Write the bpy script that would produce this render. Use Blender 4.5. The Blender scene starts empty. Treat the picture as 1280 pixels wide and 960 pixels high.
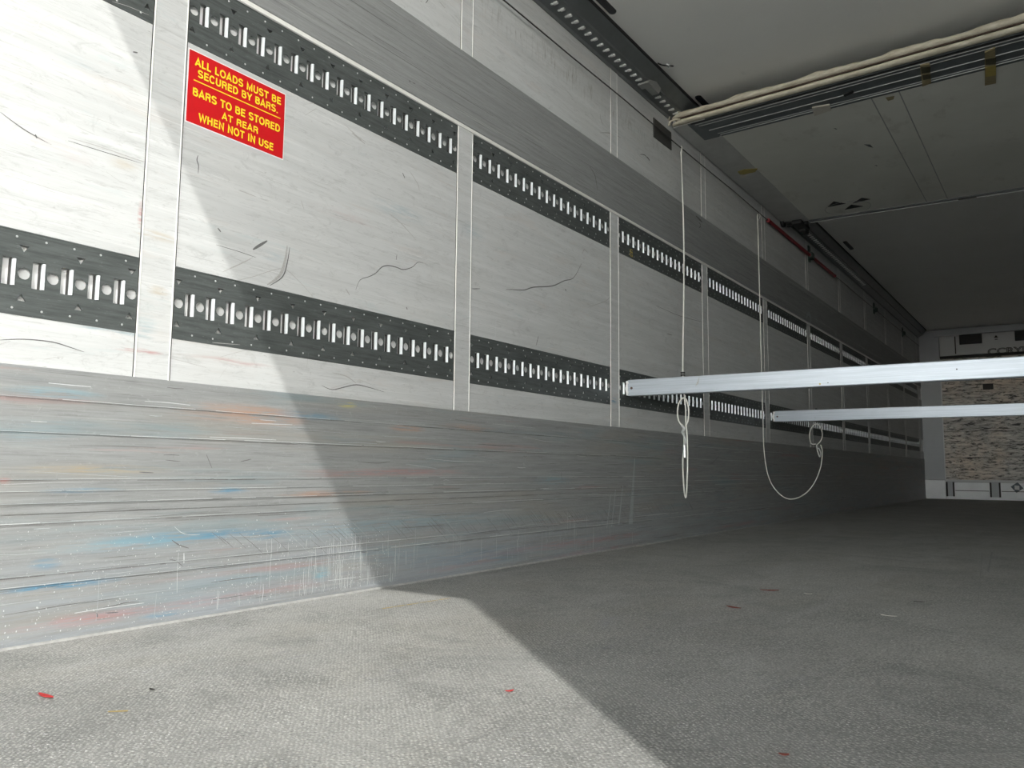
import bpy, bmesh, math, random
from mathutils import Vector, Matrix
R = math.radians
sc = bpy.context.scene
col = sc.collection

# ------------------------------------------------------------------ camera, sky, sun, exposure
YAW, PITCH, ROLL, FPX = R(34.637), R(6.023), R(.5156), 1010.03
CAM = Vector((1.88, 0.0, 0.3884))
fw = Vector((-math.sin(YAW)*math.cos(PITCH), math.cos(YAW)*math.cos(PITCH), math.sin(PITCH)))
_rt = Vector((math.cos(YAW), math.sin(YAW), 0)); _up = _rt.cross(fw)
rt = _rt*math.cos(ROLL) + _up*math.sin(ROLL); up = -_rt*math.sin(ROLL) + _up*math.cos(ROLL)
cd = bpy.data.cameras.new('camera'); cam = bpy.data.objects.new('camera', cd); col.objects.link(cam)
cam.matrix_world = Matrix(((rt.x, up.x, -fw.x, CAM.x), (rt.y, up.y, -fw.y, CAM.y), (rt.z, up.z, -fw.z, CAM.z), (0, 0, 0, 1)))
cd.sensor_width = 36; cd.lens = FPX/1280*36; cd.clip_start = .02; cd.clip_end = 400
sc.camera = cam

SUN_DIR = Vector((-1.13, 1.0, -1.52)).normalized()
SUN_STRENGTH, SKY_STRENGTH = 2.5, 0.44
sd = bpy.data.lights.new('sun', 'SUN'); sd.energy = SUN_STRENGTH; sd.angle = R(.6); sd.color = (1.0, .98, .94)
sun = bpy.data.objects.new('sun', sd); col.objects.link(sun)
sun.rotation_euler = SUN_DIR.to_track_quat('-Z', 'Y').to_euler(); sun.location = (8, -8, 12)

world = bpy.data.worlds.new('sky'); sc.world = world; world.use_nodes = True
wn = world.node_tree.nodes; wl = world.node_tree.links; wn.clear()
sky = wn.new('ShaderNodeTexSky'); sky.sky_type = 'NISHITA'; sky.sun_disc = False
sky.sun_elevation = R(45); sky.sun_rotation = R(180-48.5); sky.dust_density = 1.2; sky.air_density = 1.0; sky.ozone_density = .6
hs = wn.new('ShaderNodeHueSaturation'); hs.inputs['Saturation'].default_value = .3
bg = wn.new('ShaderNodeBackground'); bg.inputs['Strength'].default_value = SKY_STRENGTH
wo = wn.new('ShaderNodeOutputWorld')
# added horizon boost on the sky, dimmed overhead, to light the deep end
tcw = wn.new('ShaderNodeTexCoord'); sep = wn.new('ShaderNodeSeparateXYZ'); horizon_gain = wn.new('ShaderNodeMapRange')
horizon_gain.interpolation_type = 'SMOOTHSTEP'
for i_, v_ in enumerate((0.0, .21, 7.4, .12)): horizon_gain.inputs[i_+1].default_value = v_
vm = wn.new('ShaderNodeVectorMath'); vm.operation = 'SCALE'
wl.new(tcw.outputs['Generated'], sep.inputs[0]); wl.new(sep.outputs[2], horizon_gain.inputs[0]); wl.new(hs.outputs[0], vm.inputs[0]); wl.new(horizon_gain.outputs[0], vm.inputs['Scale'])
wl.new(sky.outputs[0], hs.inputs['Color']); wl.new(vm.outputs[0], bg.inputs['Color']); wl.new(bg.outputs[0], wo.inputs[0])

vs = sc.view_settings
sc.display_settings.display_device = 'sRGB'
vs.view_transform = 'Standard'; vs.look = 'None'; vs.gamma = 1; vs.use_curve_mapping = False
vs.exposure = 0.08
sc.cycles.diffuse_bounces = 6; sc.cycles.max_bounces = 14

# ------------------------------------------------------------------ key measures (metres)
Y0, Y1 = .279, 14.0          # rear opening, front wall
W = 2.46                     # inner width
H = 2.60                     # ceiling
PY, PM, PW = 1.1374, 1.24832, .0927     # wall posts: first, pitch, width
LOW = (.715, .901); UPP = (1.513, 1.704)
def ray(px, py): return fw + rt*((px-640)/FPX) - up*((py-480)/FPX)
def P(px, py, ax, v):        # the point of the plane axis=v seen at a pixel of the photograph
    d = ray(px, py); return CAM + d*((v-CAM[ax])/d[ax])
def WP(px, py): return P(px, py, 0, 0.0)

# ------------------------------------------------------------------ material helpers
class M:
    def __init__(s, name, rough=.6, metal=0., spec=.5):
        s.m = bpy.data.materials.new(name); s.m.use_nodes = True
        s.n = s.m.node_tree.nodes; s.l = s.m.node_tree.links
        s.b = s.n['Principled BSDF']; s.b.inputs['Roughness'].default_value = rough; s.b.inputs['Metallic'].default_value = metal
        s.b.inputs['Specular IOR Level'].default_value = spec
        s.tc = s.n.new('ShaderNodeTexCoord').outputs['Object']
    def _in(s, sock, v):
        if isinstance(v, bpy.types.NodeSocket): s.l.new(v, sock)
        else: sock.default_value = v
    def mapping(s, scale=(1, 1, 1), loc=(0, 0, 0), rot=(0, 0, 0)):
        n = s.n.new('ShaderNodeMapping'); s.l.new(s.tc, n.inputs['Vector'])
        n.inputs['Scale'].default_value = scale; n.inputs['Location'].default_value = loc; n.inputs['Rotation'].default_value = rot
        return n.outputs[0]
    def noise(s, scale=(1, 1, 1), detail=4, rough=.6, loc=(0, 0, 0), dist=0, rot=(0, 0, 0)):
        n = s.n.new('ShaderNodeTexNoise'); s.l.new(s.mapping(scale, loc, rot), n.inputs['Vector'])
        n.inputs['Scale'].default_value = 1; n.inputs['Detail'].default_value = detail
        n.inputs['Roughness'].default_value = rough; n.inputs['Distortion'].default_value = dist
        return n.outputs['Fac']
    def voro(s, scale=(1, 1, 1), feature='F1', out='Distance', rnd=1, rot=(0, 0, 0)):
        n = s.n.new('ShaderNodeTexVoronoi'); n.feature = feature; s.l.new(s.mapping(scale, rot=rot), n.inputs['Vector'])
        n.inputs['Scale'].default_value = 1; n.inputs['Randomness'].default_value = rnd
        return n.outputs[out]
    def rng(s, v, a, b, c=0., d=1.):
        n = s.n.new('ShaderNodeMapRange'); s._in(n.inputs[0], v)
        for i, x in enumerate((a, b, c, d)): n.inputs[i+1].default_value = x
        return n.outputs[0]
    def math(s, op, a, b=0.):
        n = s.n.new('ShaderNodeMath'); n.operation = op; s._in(n.inputs[0], a); s._in(n.inputs[1], b); return n.outputs[0]
    def mix(s, f, a, b):
        n = s.n.new('ShaderNodeMix'); n.data_type = 'RGBA'; s._in(n.inputs[0], f)
        for i, v in ((6, a), (7, b)):
            if isinstance(v, bpy.types.NodeSocket): s.l.new(v, n.inputs[i])
            else: n.inputs[i].default_value = (*v, 1) if len(v) == 3 else v
        return n.outputs[2]
    def blob(s, c, r, streak=None, lo=1.0, hi=.25):
        n = s.n.new('ShaderNodeVectorMath'); n.operation = 'SUBTRACT'; s.l.new(s.tc, n.inputs[0]); n.inputs[1].default_value = c
        k = s.n.new('ShaderNodeVectorMath'); k.operation = 'DIVIDE'; s.l.new(n.outputs[0], k.inputs[0]); k.inputs[1].default_value = r
        g = s.n.new('ShaderNodeVectorMath'); g.operation = 'LENGTH'; s.l.new(k.outputs[0], g.inputs[0])
        f = s.rng(g.outputs['Value'], lo, hi)
        return s.math('MULTIPLY', f, streak) if streak is not None else f
    def color(s, c): s._in(s.b.inputs['Base Color'], c if isinstance(c, bpy.types.NodeSocket) else (*c, 1)); return s
    def bump(s, h, strength=.3, dist=.002):
        n = s.n.new('ShaderNodeBump'); s.l.new(h, n.inputs['Height']); n.inputs['Strength'].default_value = strength
        n.inputs['Distance'].default_value = dist; s.l.new(n.outputs[0], s.b.inputs['Normal']); return s
    def rough(s, v): s._in(s.b.inputs['Roughness'], v); return s
def plain(name, c, rough=.6, metal=0., var=.12, scale=30):
    m = M(name, rough, metal)
    d = tuple(x*(1-var) for x in c); e = tuple(min(1, x*(1+var)) for x in c)
    return m.color(m.mix(m.noise((scale,)*3, 3), d, e)).m

def smears(m, base, streak, items):
    for (px, py, rx, ry, c, k) in items:
        p = WP(px, py); a = WP(px-rx, py); b = WP(px+rx, py); t = WP(px, py-ry); u = WP(px, py+ry)
        f = m.blob((0, p.y, p.z), (1, max(.01, abs(b.y-a.y)/2), max(.004, abs(t.z-u.z)/2)), streak)
        base = m.mix(m.math('MULTIPLY', f, k), base, c)
    return base

BLUE, LBLUE, ORA, RED, TAN, WHI, PUR = (.05, .22, .36), (.20, .34, .40), (.44, .24, .15), (.42, .19, .18), (.40, .30, .16), (.8, .8, .78), (.16, .14, .22)
# white wall board: worn, lengthwise scratches
m = M('worn_white_wall', .55, 0, .2)
c = m.mix(m.rng(m.noise((1, 1.6, 34), 5, .65), .34, .68), (.505, .52, .52), (.60, .615, .615))
c = m.mix(m.rng(m.noise((1, 3, 190), 4, .7), .56, .74, 0, .40), c, (.31, .32, .32))
c = m.mix(m.rng(m.noise((1, 2.2, 260), 3, .6, (3, 1, 7)), .60, .72, 0, .5), c, (.74, .74, .73))
c = m.mix(m.math('MULTIPLY', m.rng(m.noise((1, 60, 9), 4, .7, (3, 7, 7)), .54, .66), m.blob((0, 3.3, 2.27), (1, 1.5, .085), None, 1, .35)), c, (.33, .33, .31))
c = m.mix(m.rng(m.noise((1, 9, 26), 7, .8, (1, 7, 7), 1.5), .54, .68, 0, .55), c, (.36, .37, .37))
c = m.mix(m.rng(m.noise((1, 5, 70), 6, .8, (4, 1, 7), 2.0), .56, .66, 0, .5), c, (.30, .305, .30))
c = m.mix(m.rng(m.noise((1, 2.0, 14), 5, .75, (4, 4, 7), 1.0), .57, .68, 0, .35), c, (.53, .49, .46))
c = m.mix(m.rng(m.noise((1, 2.4, 17), 5, .75, (8, 4, 7), 1.0), .59, .70, 0, .35), c, (.43, .52, .53))
c = m.mix(m.rng(m.noise((1, 30, 90), 3, .6, (8, 4, 7)), .70, .74, 0, .6), c, (.30, .30, .30))
c = m.mix(m.rng(m.noise((1, 2.5, 3.2), 4, .6, (0, 5, 2)), .5, .75, 0, .30), c, (.52, .52, .50))
st = m.rng(m.noise((1, 8, 110), 4, .7, (0, 2, 5)), .42, .58)
c = smears(m, c, st, [(165, 437, 26, 5, RED, .6), (185, 440, 22, 4, RED, .6), (290, 452, 60, 5, RED, .4), (195, 295, 32, 8, TAN, .5), (176, 270, 5, 26, RED, .6),
    (182, 410, 16, 22, LBLUE, .35), (95, 195, 30, 12, RED, .15), (155, 205, 26, 12, TAN, .3), (197, 364, 16, 8, TAN, .5), (140, 414, 60, 4, LBLUE, .6),
    (500, 265, 40, 12, LBLUE, .35), (590, 290, 18, 14, LBLUE, .3), (340, 320, 20, 10, LBLUE, .3), (100, 80, 34, 14, LBLUE, .15), (767, 501, 5, 5, BLUE, .8),
    (430, 270, 50, 9, RED, .15), (620, 230, 40, 7, RED, .18), (690, 270, 40, 9, LBLUE, .2), (840, 300, 60, 16, LBLUE, .15), (60, 180, 40, 8, RED, .15)])
m.color(c).bump(m.noise((1, 6, 160), 4), .15, .001)
WALL = m.m
# grey rub strips (upper band)
def greypaint(name, items=(), speck=False):
    m = M(name, .45, 0, .4)
    c = m.mix(m.rng(m.noise((1, 2.5, 60), 6, .75), .30, .70), (.22, .23, .23), (.32, .33, .33))
    c = m.mix(m.rng(m.noise((1, 5, 260), 5, .75), .54, .68, 0, .65), c, (.13, .13, .13))
    c = m.mix(m.rng(m.noise((1, 22, 60), 6, .8, (2, 7, 1), 1), .56, .68, 0, .35), c, (.17, .17, .165))
    c = m.mix(m.rng(m.noise((1, 2, 200), 4, .7, (1, 4, 4)), .60, .76, 0, .6), c, (.43, .43, .42))
    if speck:
        c = m.mix(m.rng(m.noise((1, 60, 60), 6, .8, (2, 7, 6), 1), .58, .68, 0, .35), c, (.46, .47, .47))
        c = m.mix(m.rng(m.noise((1, .9, 9), 4, .6, (4, 4, 4)), .52, .72, 0, .5), c, (.30, .27, .22))
        c = m.mix(m.rng(m.noise((1, 1.1, 14), 4, .6, (4, 9, 1)), .55, .72, 0, .55), c, (.16, .26, .29))
        c = m.mix(m.rng(m.noise((1, 1.0, 22), 4, .6, (8, 1, 1)), .60, .72, 0, .5), c, (.38, .20, .18))
        st = m.rng(m.noise((1, 7, 120), 4, .7, (0, 2, 5)), .40, .56)
        c = smears(m, c, st, items)
        z = m.n.new('ShaderNodeSeparateXYZ'); m.l.new(m.tc, z.inputs[0])
        low = m.rng(z.outputs[2], .26, .10)
        c = m.mix(m.math('MULTIPLY', low, m.rng(m.noise((1, 2, 30), 5, .7, (5, 5, 5)), .4, .62, 0, .45)), c, (.30, .34, .38))
        sp = m.rng(m.noise((1, 240, 300), 2, .5), .69, .73)
        c = m.mix(m.math('MULTIPLY', m.math('MULTIPLY', sp, m.rng(m.noise((1, 5, 9), 3, .6, (2, 2, 2)), .40, .56)), m.rng(z.outputs[2], .32, .2)), c, (.82, .82, .80))
    m.color(c).bump(m.noise((1, 5, 200), 4), .3, .0015)
    return m.m
GREY = greypaint('grey_rub_paint')
KICK = greypaint('worn_grey_kick_paint', [
    (70, 491, 70, 8, LBLUE, .8), (300, 512, 80, 10, ORA, .4), (330, 522, 60, 14, ORA, .7), (390, 520, 60, 6, BLUE, .45), (432, 506, 14, 5, (.6, .5, .05), .7),
    (508, 536, 26, 5, ORA, .7), (120, 587, 110, 8, TAN, .5), (430, 593, 60, 5, RED, .35), (510, 590, 90, 6, RED, .5), (410, 617, 66, 5, ORA, .65), (240, 670, 120, 9, BLUE, .75),
    (170, 678, 120, 12, LBLUE, .7), (335, 668, 34, 8, BLUE, .7), (55, 705, 24, 9, BLUE, .6), (400, 718, 14, 11, LBLUE, .9), (110, 773, 110, 10, RED, .65), (250, 752, 90, 8, RED, .45),
    (75, 732, 90, 6, BLUE, .95), (205, 767, 36, 4, BLUE, .9), (500, 690, 80, 18, LBLUE, .35), (600, 694, 100, 14, BLUE, .35), (720, 678, 130, 6, RED, .5), (740, 690, 70, 6, RED, .5),
    (265, 520, 60, 10, ORA, .3), (100, 613, 60, 4, BLUE, .5), (285, 613, 30, 5, BLUE, .6), (350, 735, 70, 8, RED, .35), (550, 650, 120, 10, LBLUE, .3), (690, 600, 26, 8, LBLUE, .5),
    (440, 660, 140, 16, LBLUE, .35), (40, 540, 70, 22, LBLUE, .2), (4, 601, 12, 5, RED, .8), (585, 535, 40, 6, ORA, .4)], True)
# zinc plate
m = M('galvanised_plate', .5, .35, .5)
c = m.mix(m.rng(m.noise((1, 6, 90), 5, .7), .36, .66), (.075, .085, .083), (.135, .15, .148))
c = m.mix(m.rng(m.noise((1, 60, 200), 3, .7), .62, .74, 0, .3), c, (.38, .40, .40))
m.color(c).bump(m.noise((1, 12, 60), 3), .15, .001)
ZINC = m.m
CHAN = plain('pale_channel_metal', (.84, .85, .85), .4, 0, .04)
LIP = plain('bright_rolled_lip', (.78, .83, .85), .32, .15)
RIVET = plain('rivet_metal', (.62, .64, .64), .35, .5)
EDGE = plain('pale_edge_bead', (.80, .80, .77), .4)
DARKJ = plain('dark_joint_shade', (.05, .05, .048), .8)
SCR_D = plain('dark_scrape', (.14, .14, .14), .8, 0, .6, 300)
SCR_S = plain('soft_grey_scrape', (.40, .40, .39), .7, 0, .35, 200)
SCR_W = plain('white_scrape_and_glint', (.56, .58, .59), .6, 0, .25, 200)
SCR_M = plain('faint_scrape_and_glint', (.36, .39, .40), .6, 0, .3, 200)
# floor: gritty non-slip coating with worn pale grains
m = M('gritty_floor', .58, 0, .4)
c = m.mix(m.rng(m.noise((1.1, .8, 1), 6, .62), .34, .68), (.42, .42, .405), (.57, .565, .535))
c = m.mix(m.rng(m.noise((1.6, 1.0, 1), 5, .65, (6, 1, 1)), .50, .70, 0, .45), c, (.44, .41, .345))
c = m.mix(m.rng(m.noise((2.2, 2.6, 1), 7, .75, (3, 3, 3), 1.6), .48, .62, 0, .6), c, (.31, .315, .30))
c = m.mix(m.rng(m.noise((3.2, .6, 1), 6, .75, (9, 3, 3), 1.0), .54, .66, 0, .5), c, (.58, .58, .575))
c = m.mix(m.rng(m.noise((9, 1.6, 1), 6, .75, (9, 8, 3), 1.0), .60, .70, 0, .35), c, (.36, .37, .44))
v = m.voro((150, 150, 1), rnd=.5, rot=(0, 0, R(45)))
g = m.rng(v, .46, .10)
wear = m.rng(m.noise((7, 5, 1), 6, .8, (7, 2, 2)), .40, .60, .10, .85)
c = m.mix(m.math('MULTIPLY', m.rng(v, .34, .62, 0, .6), m.rng(m.noise((5, 4, 1), 5, .7, (1, 2, 9)), .35, .65, .4, 1)), c, (.17, .17, .155))
c = m.mix(m.math('MULTIPLY', g, wear), c, (.68, .67, .62))
c = m.mix(m.math('MULTIPLY', m.rng(m.noise((170, 170, 1), 2, .6), .62, .67, 0, 1), m.rng(m.noise((6, 3, 1), 5, .8, (4, 9, 1)), .42, .58, .15, 1)), c, (.92, .92, .90))
c = m.mix(m.rng(m.noise((170, 170, 1), 3, .6, (5, 5, 5)), .57, .68, 0, .6), c, (.10, .105, .10))
c = m.mix(m.rng(m.noise((60, 45, 1), 4, .8, (5, 2, 5)), .55, .68, 0, .35), c, (.20, .21, .205))
m.color(c).bump(m.math('ADD', g, m.noise((200, 200, 1), 3)), .7, .002)
FLOOR = m.m
# ceiling
m = M('off_white_ceiling', .5, 0, .3)
c = m.mix(m.rng(m.noise((1.5, 1.5, 1), 5), .35, .68), (.86, .86, .83), (.90, .90, .87))
c = m.mix(m.rng(m.noise((14, 6, 1), 5, .7), .66, .78, 0, .35), c, (.5, .5, .48))
m.color(c).bump(m.noise((4, 4, 1), 3), .1, .004)
CEIL = m.m
ALU = M('brushed_bar_aluminium', .38, .25)
c = ALU.mix(ALU.rng(ALU.noise((3, 60, 200), 5, .7), .36, .68), (.40, .45, .50), (.54, .59, .65))
c = ALU.mix(ALU.rng(ALU.noise((9, 30, 90), 5, .8, (2, 2, 2)), .60, .74, 0, .6), c, (.38, .40, .42))
ALU.color(c); ALU = ALU.m
TRIM = plain('dull_trim_aluminium', (.20, .215, .225), .45, .4, .18, 14)
TRIMD = plain('dark_trim_aluminium', (.16, .18, .19), .45, .4, .18, 14)
SIDE = plain('grey_edge_board', (.55, .555, .54), .55, .1, .2, 9)
BRIGHT = plain('bright_trim_ridge', (.55, .57, .57), .35, .4)
SEAL = M('beige_padded_seal', .8)
c = SEAL.mix(SEAL.rng(SEAL.noise((14, 30, 60), 5, .7), .35, .68), (.50, .45, .35), (.76, .72, .60)); SEAL.color(c).bump(SEAL.noise((30, 60, 80), 3), .4, .003); SEAL = SEAL.m
BLACK = plain('black_rubber', (.018, .019, .02), .6)
LENS = plain('dark_lamp_lens', (.012, .014, .02), .25)
RAIL = plain('dark_steel_rail', (.19, .205, .21), .45, .5, .2, 12)
CORD = plain('pale_cord', (.66, .66, .62), .6)
STEEL = plain('steel_wire', (.035, .035, .035), .5, .3)
REDT = plain('red_tube', (.22, .012, .02), .5)
SIGNR = plain('red_sticker', (.60, .008, .012), .35, 0, .05)
SIGNY = plain('yellow_print', (.93, .72, .03), .4, 0, .03)
SIGNW = plain('white_sticker_edge', (.85, .85, .84), .4)
YEL = plain('yellow_tape', (.42, .34, .10), .5, 0, .3, 60)
BRN = plain('brown_tape', (.30, .25, .14), .5, 0, .45, 60)
OLIVE = plain('dark_olive_tape', (.07, .065, .035), .5, 0, .4, 60)
PALE = plain('pale_tape', (.60, .57, .50), .6, 0, .15, 60)
# front wall: scraped plate
m = M('scraped_front_plate', .6, .1)
c = m.mix(m.rng(m.noise((2.2, 1, 26), 6, .75, dist=.4), .36, .66), (.28, .27, .255), (.80, .76, .70))
c = m.mix(m.rng(m.noise((1.3, 1, 1.0), 4, .6, (2, 0, 3)), .48, .66, 0, .6), c, (.80, .64, .48))
c = m.mix(m.rng(m.noise((7, 1, 30), 6, .85, (4, 0, 1), .5), .50, .58, 0, .95), c, (.015, .015, .015))
m.color(c); SCRAPE = m.m
FBOARD = plain('front_board_grey', (.60, .61, .61), .5, 0, .12, 3)
FPOST = plain('front_post_grey', (.42, .44, .46), .5, 0, .1, 3)
FWHITE = plain('front_base_board', (.84, .86, .88), .5, 0, .15, 5)
GROUND = plain('pale_concrete', (.74, .74, .72), .9, 0, .12, 2)
OUTER = plain('white_body_skin', (.75, .75, .75), .5)
LEAFR = plain('dried_red_leaf', (.55, .03, .03), .6, 0, .4, 200)
LEAFB = plain('dried_brown_leaf', (.25, .06, .04), .7, 0, .4, 200)
CHIPW = plain('pale_chip', (.75, .72, .66), .6)
CHIPD = plain('dark_chip', (.03, .028, .025), .7)

# ------------------------------------------------------------------ geometry helpers
def obj(name, bm, mats, parent=None, smooth=False):
    me = bpy.data.meshes.new(name)
    bmesh.ops.recalc_face_normals(bm, faces=bm.faces); bm.to_mesh(me); bm.free()
    for x in (mats if isinstance(mats, (list, tuple)) else [mats]): me.materials.append(x)
    if smooth:
        for p in me.polygons: p.use_smooth = True
    o = bpy.data.objects.new(name, me); col.objects.link(o)
    if parent: o.parent = parent
    return o
def struct(name, bm, mats, smooth=False):
    o = obj(name, bm, mats, None, smooth); o['kind'] = 'structure'; return o
def tag(o, label, cat, group=None):
    o['label'] = label; o['category'] = cat
    if group: o['group'] = group
    return o
def thing(name, label, cat, loc=(0, 0, 0), group=None):
    o = bpy.data.objects.new(name, None); col.objects.link(o); o.location = loc; o.empty_display_size = .05
    return tag(o, label, cat, group)
def box(bm, a, b, mi=0, bev=0):
    x0, x1 = sorted((a[0], b[0])); y0, y1 = sorted((a[1], b[1])); z0, z1 = sorted((a[2], b[2]))
    v = [bm.verts.new(p) for p in ((x0, y0, z0), (x1, y0, z0), (x1, y1, z0), (x0, y1, z0), (x0, y0, z1), (x1, y0, z1), (x1, y1, z1), (x0, y1, z1))]
    fs = [bm.faces.new([v[i] for i in f]) for f in ((0, 3, 2, 1), (4, 5, 6, 7), (0, 1, 5, 4), (1, 2, 6, 5), (2, 3, 7, 6), (3, 0, 4, 7))]
    for f in fs: f.material_index = mi
    if bev:
        es = list({e for f in fs for e in f.edges})
        r = bmesh.ops.bevel(bm, geom=es, offset=bev, segments=2, affect='EDGES', profile=.5)
        for f in r['faces']: f.material_index = mi
def prism(bm, prof, axis, a, b, mi=0):
    # prof: closed list of 2-D points; axis 'y': (x,z) extruded along y; 'x': (y,z) along x; 'z': (x,y) along z
    def pt(p, t): return {'y': (p[0], t, p[1]), 'x': (t, p[0], p[1]), 'z': (p[0], p[1], t)}[axis]
    A = [bm.verts.new(pt(p, a)) for p in prof]; B = [bm.verts.new(pt(p, b)) for p in prof]; n = len(prof)
    for i in range(n):
        f = bm.faces.new((A[i], A[(i+1) % n], B[(i+1) % n], B[i])); f.material_index = mi
    for L in (A, B[::-1]):
        f = bm.faces.new(L); f.material_index = mi
def cyl(bm, p, q, r, mi=0, n=12, r2=None):
    p, q = Vector(p), Vector(q); d = (q-p); L = d.length
    M4 = Matrix.Translation((p+q)/2) @ d.to_track_quat('Z', 'Y').to_matrix().to_4x4()
    g = bmesh.ops.create_cone(bm, cap_ends=True, segments=n, radius1=r, radius2=r if r2 is None else r2, depth=L, matrix=M4)
    for v in g['verts']:
        for f in v.link_faces: f.material_index = mi
def catmull(pts, k=8, closed=False):
    pts = [Vector(p) for p in pts]; n = len(pts); out = []
    rngk = range(n if closed else n-1)
    for i in rngk:
        if closed: a, b, c, d = pts[i-1], pts[i], pts[(i+1) % n], pts[(i+2) % n]
        else: a, b, c, d = pts[max(i-1, 0)], pts[i], pts[i+1], pts[min(i+2, n-1)]
        for j in range(k):
            t = j/k
            out.append(.5*((2*b)+(-a+c)*t+(2*a-5*b+4*c-d)*t*t+(-a+3*b-3*c+d)*t**3))
    if not closed: out.append(pts[-1])
    return out
def tube(bm, pts, r, mi=0, n=8, closed=False):
    pts = [Vector(p) for p in pts]; N = len(pts); rings = []
    nrm = None
    for i, p in enumerate(pts):
        a = pts[i-1] if (i or closed) else p; b = pts[(i+1) % N] if (i < N-1 or closed) else p
        t = (b-a).normalized()
        if nrm is None: nrm = t.orthogonal().normalized()
        nrm = (nrm - t*nrm.dot(t)).normalized(); bi = t.cross(nrm)
        rr = r(i/(N-1)) if callable(r) else r
        rings.append([bm.verts.new(p+(nrm*math.cos(2*math.pi*k/n)+bi*math.sin(2*math.pi*k/n))*rr) for k in range(n)])
    for i in range(N if closed else N-1):
        A, B = rings[i], rings[(i+1) % N]
        for k in range(n):
            f = bm.faces.new((A[k], A[(k+1) % n], B[(k+1) % n], B[k])); f.material_index = mi
    if not closed:
        for L in (rings[0], rings[-1][::-1]):
            f = bm.faces.new(L); f.material_index = mi
def ribbon(bm, pts, w, mi=0, x=.0006, taper=True):
    # a scrape lying on the side wall (x = const), pts in (y,z); raised a hair off the paint
    n = len(pts)
    L, Rr = [], []
    for i, p in enumerate(pts):
        a = pts[max(i-1, 0)]; b = pts[min(i+1, n-1)]
        dy, dz = b[0]-a[0], b[1]-a[1]; k = math.hypot(dy, dz) or 1
        ww = w/2*(1 if not taper else (.25+.75*math.sin(math.pi*(i+.5)/n)))
        L.append(bm.verts.new((x, p[0]-dz/k*ww, p[1]+dy/k*ww))); Rr.append(bm.verts.new((x, p[0]+dz/k*ww, p[1]-dy/k*ww)))
    for i in range(n-1):
        f = bm.faces.new((L[i], L[i+1], Rr[i+1], Rr[i])); f.material_index = mi
def pixmark(bm, pix, w, mi, x=.0006):
    w *= .82 if mi in (2, 3) and x < .001 else .62
    q = [WP(*p) for p in pix]
    c = catmull([(0, a.y, a.z) for a in q], 4)
    ribbon(bm, [(a[1], a[2]) for a in c], w, mi, x)

posts = [PY+PM*k for k in range(-1, 11)]            # centres; the first lies behind the opening
# ------------------------------------------------------------------ setting: ground, floor, walls, ceiling
bm = bmesh.new(); box(bm, (-40, -60, -1.35), (44, 60, -1.25)); struct('ground', bm, GROUND)
bm = bmesh.new(); box(bm, (-.06, Y0, -.14), (W+.06, Y1+.12, 0)); struct('floor', bm, FLOOR)

rnd = random.Random(4)
bm = bmesh.new()
box(bm, (-.09, Y0, -.14), (-.0345, Y1+.1, H+.12), 1)                    # outer skin
for z0, z1 in (LOW, UPP): box(bm, (-.0344, Y0, z0), (-.0165, Y1, z1), 1)     # pale channel behind the slots
for z0, z1 in ((0, LOW[0]), (LOW[1], UPP[0]), (UPP[1], H+.02)): box(bm, (-.034, Y0, z0), (0, Y1, z1), 0)
for y in posts[1:]:
    for z0, z1 in (LOW, UPP): box(bm, (-.034, y-PW/2+.001, z0), (0, y+PW/2-.001, z1), 0)
for z0, z1 in (LOW, UPP): box(bm, (-.034, Y0, z0), (0, Y0+.05, z1), 0)
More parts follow.
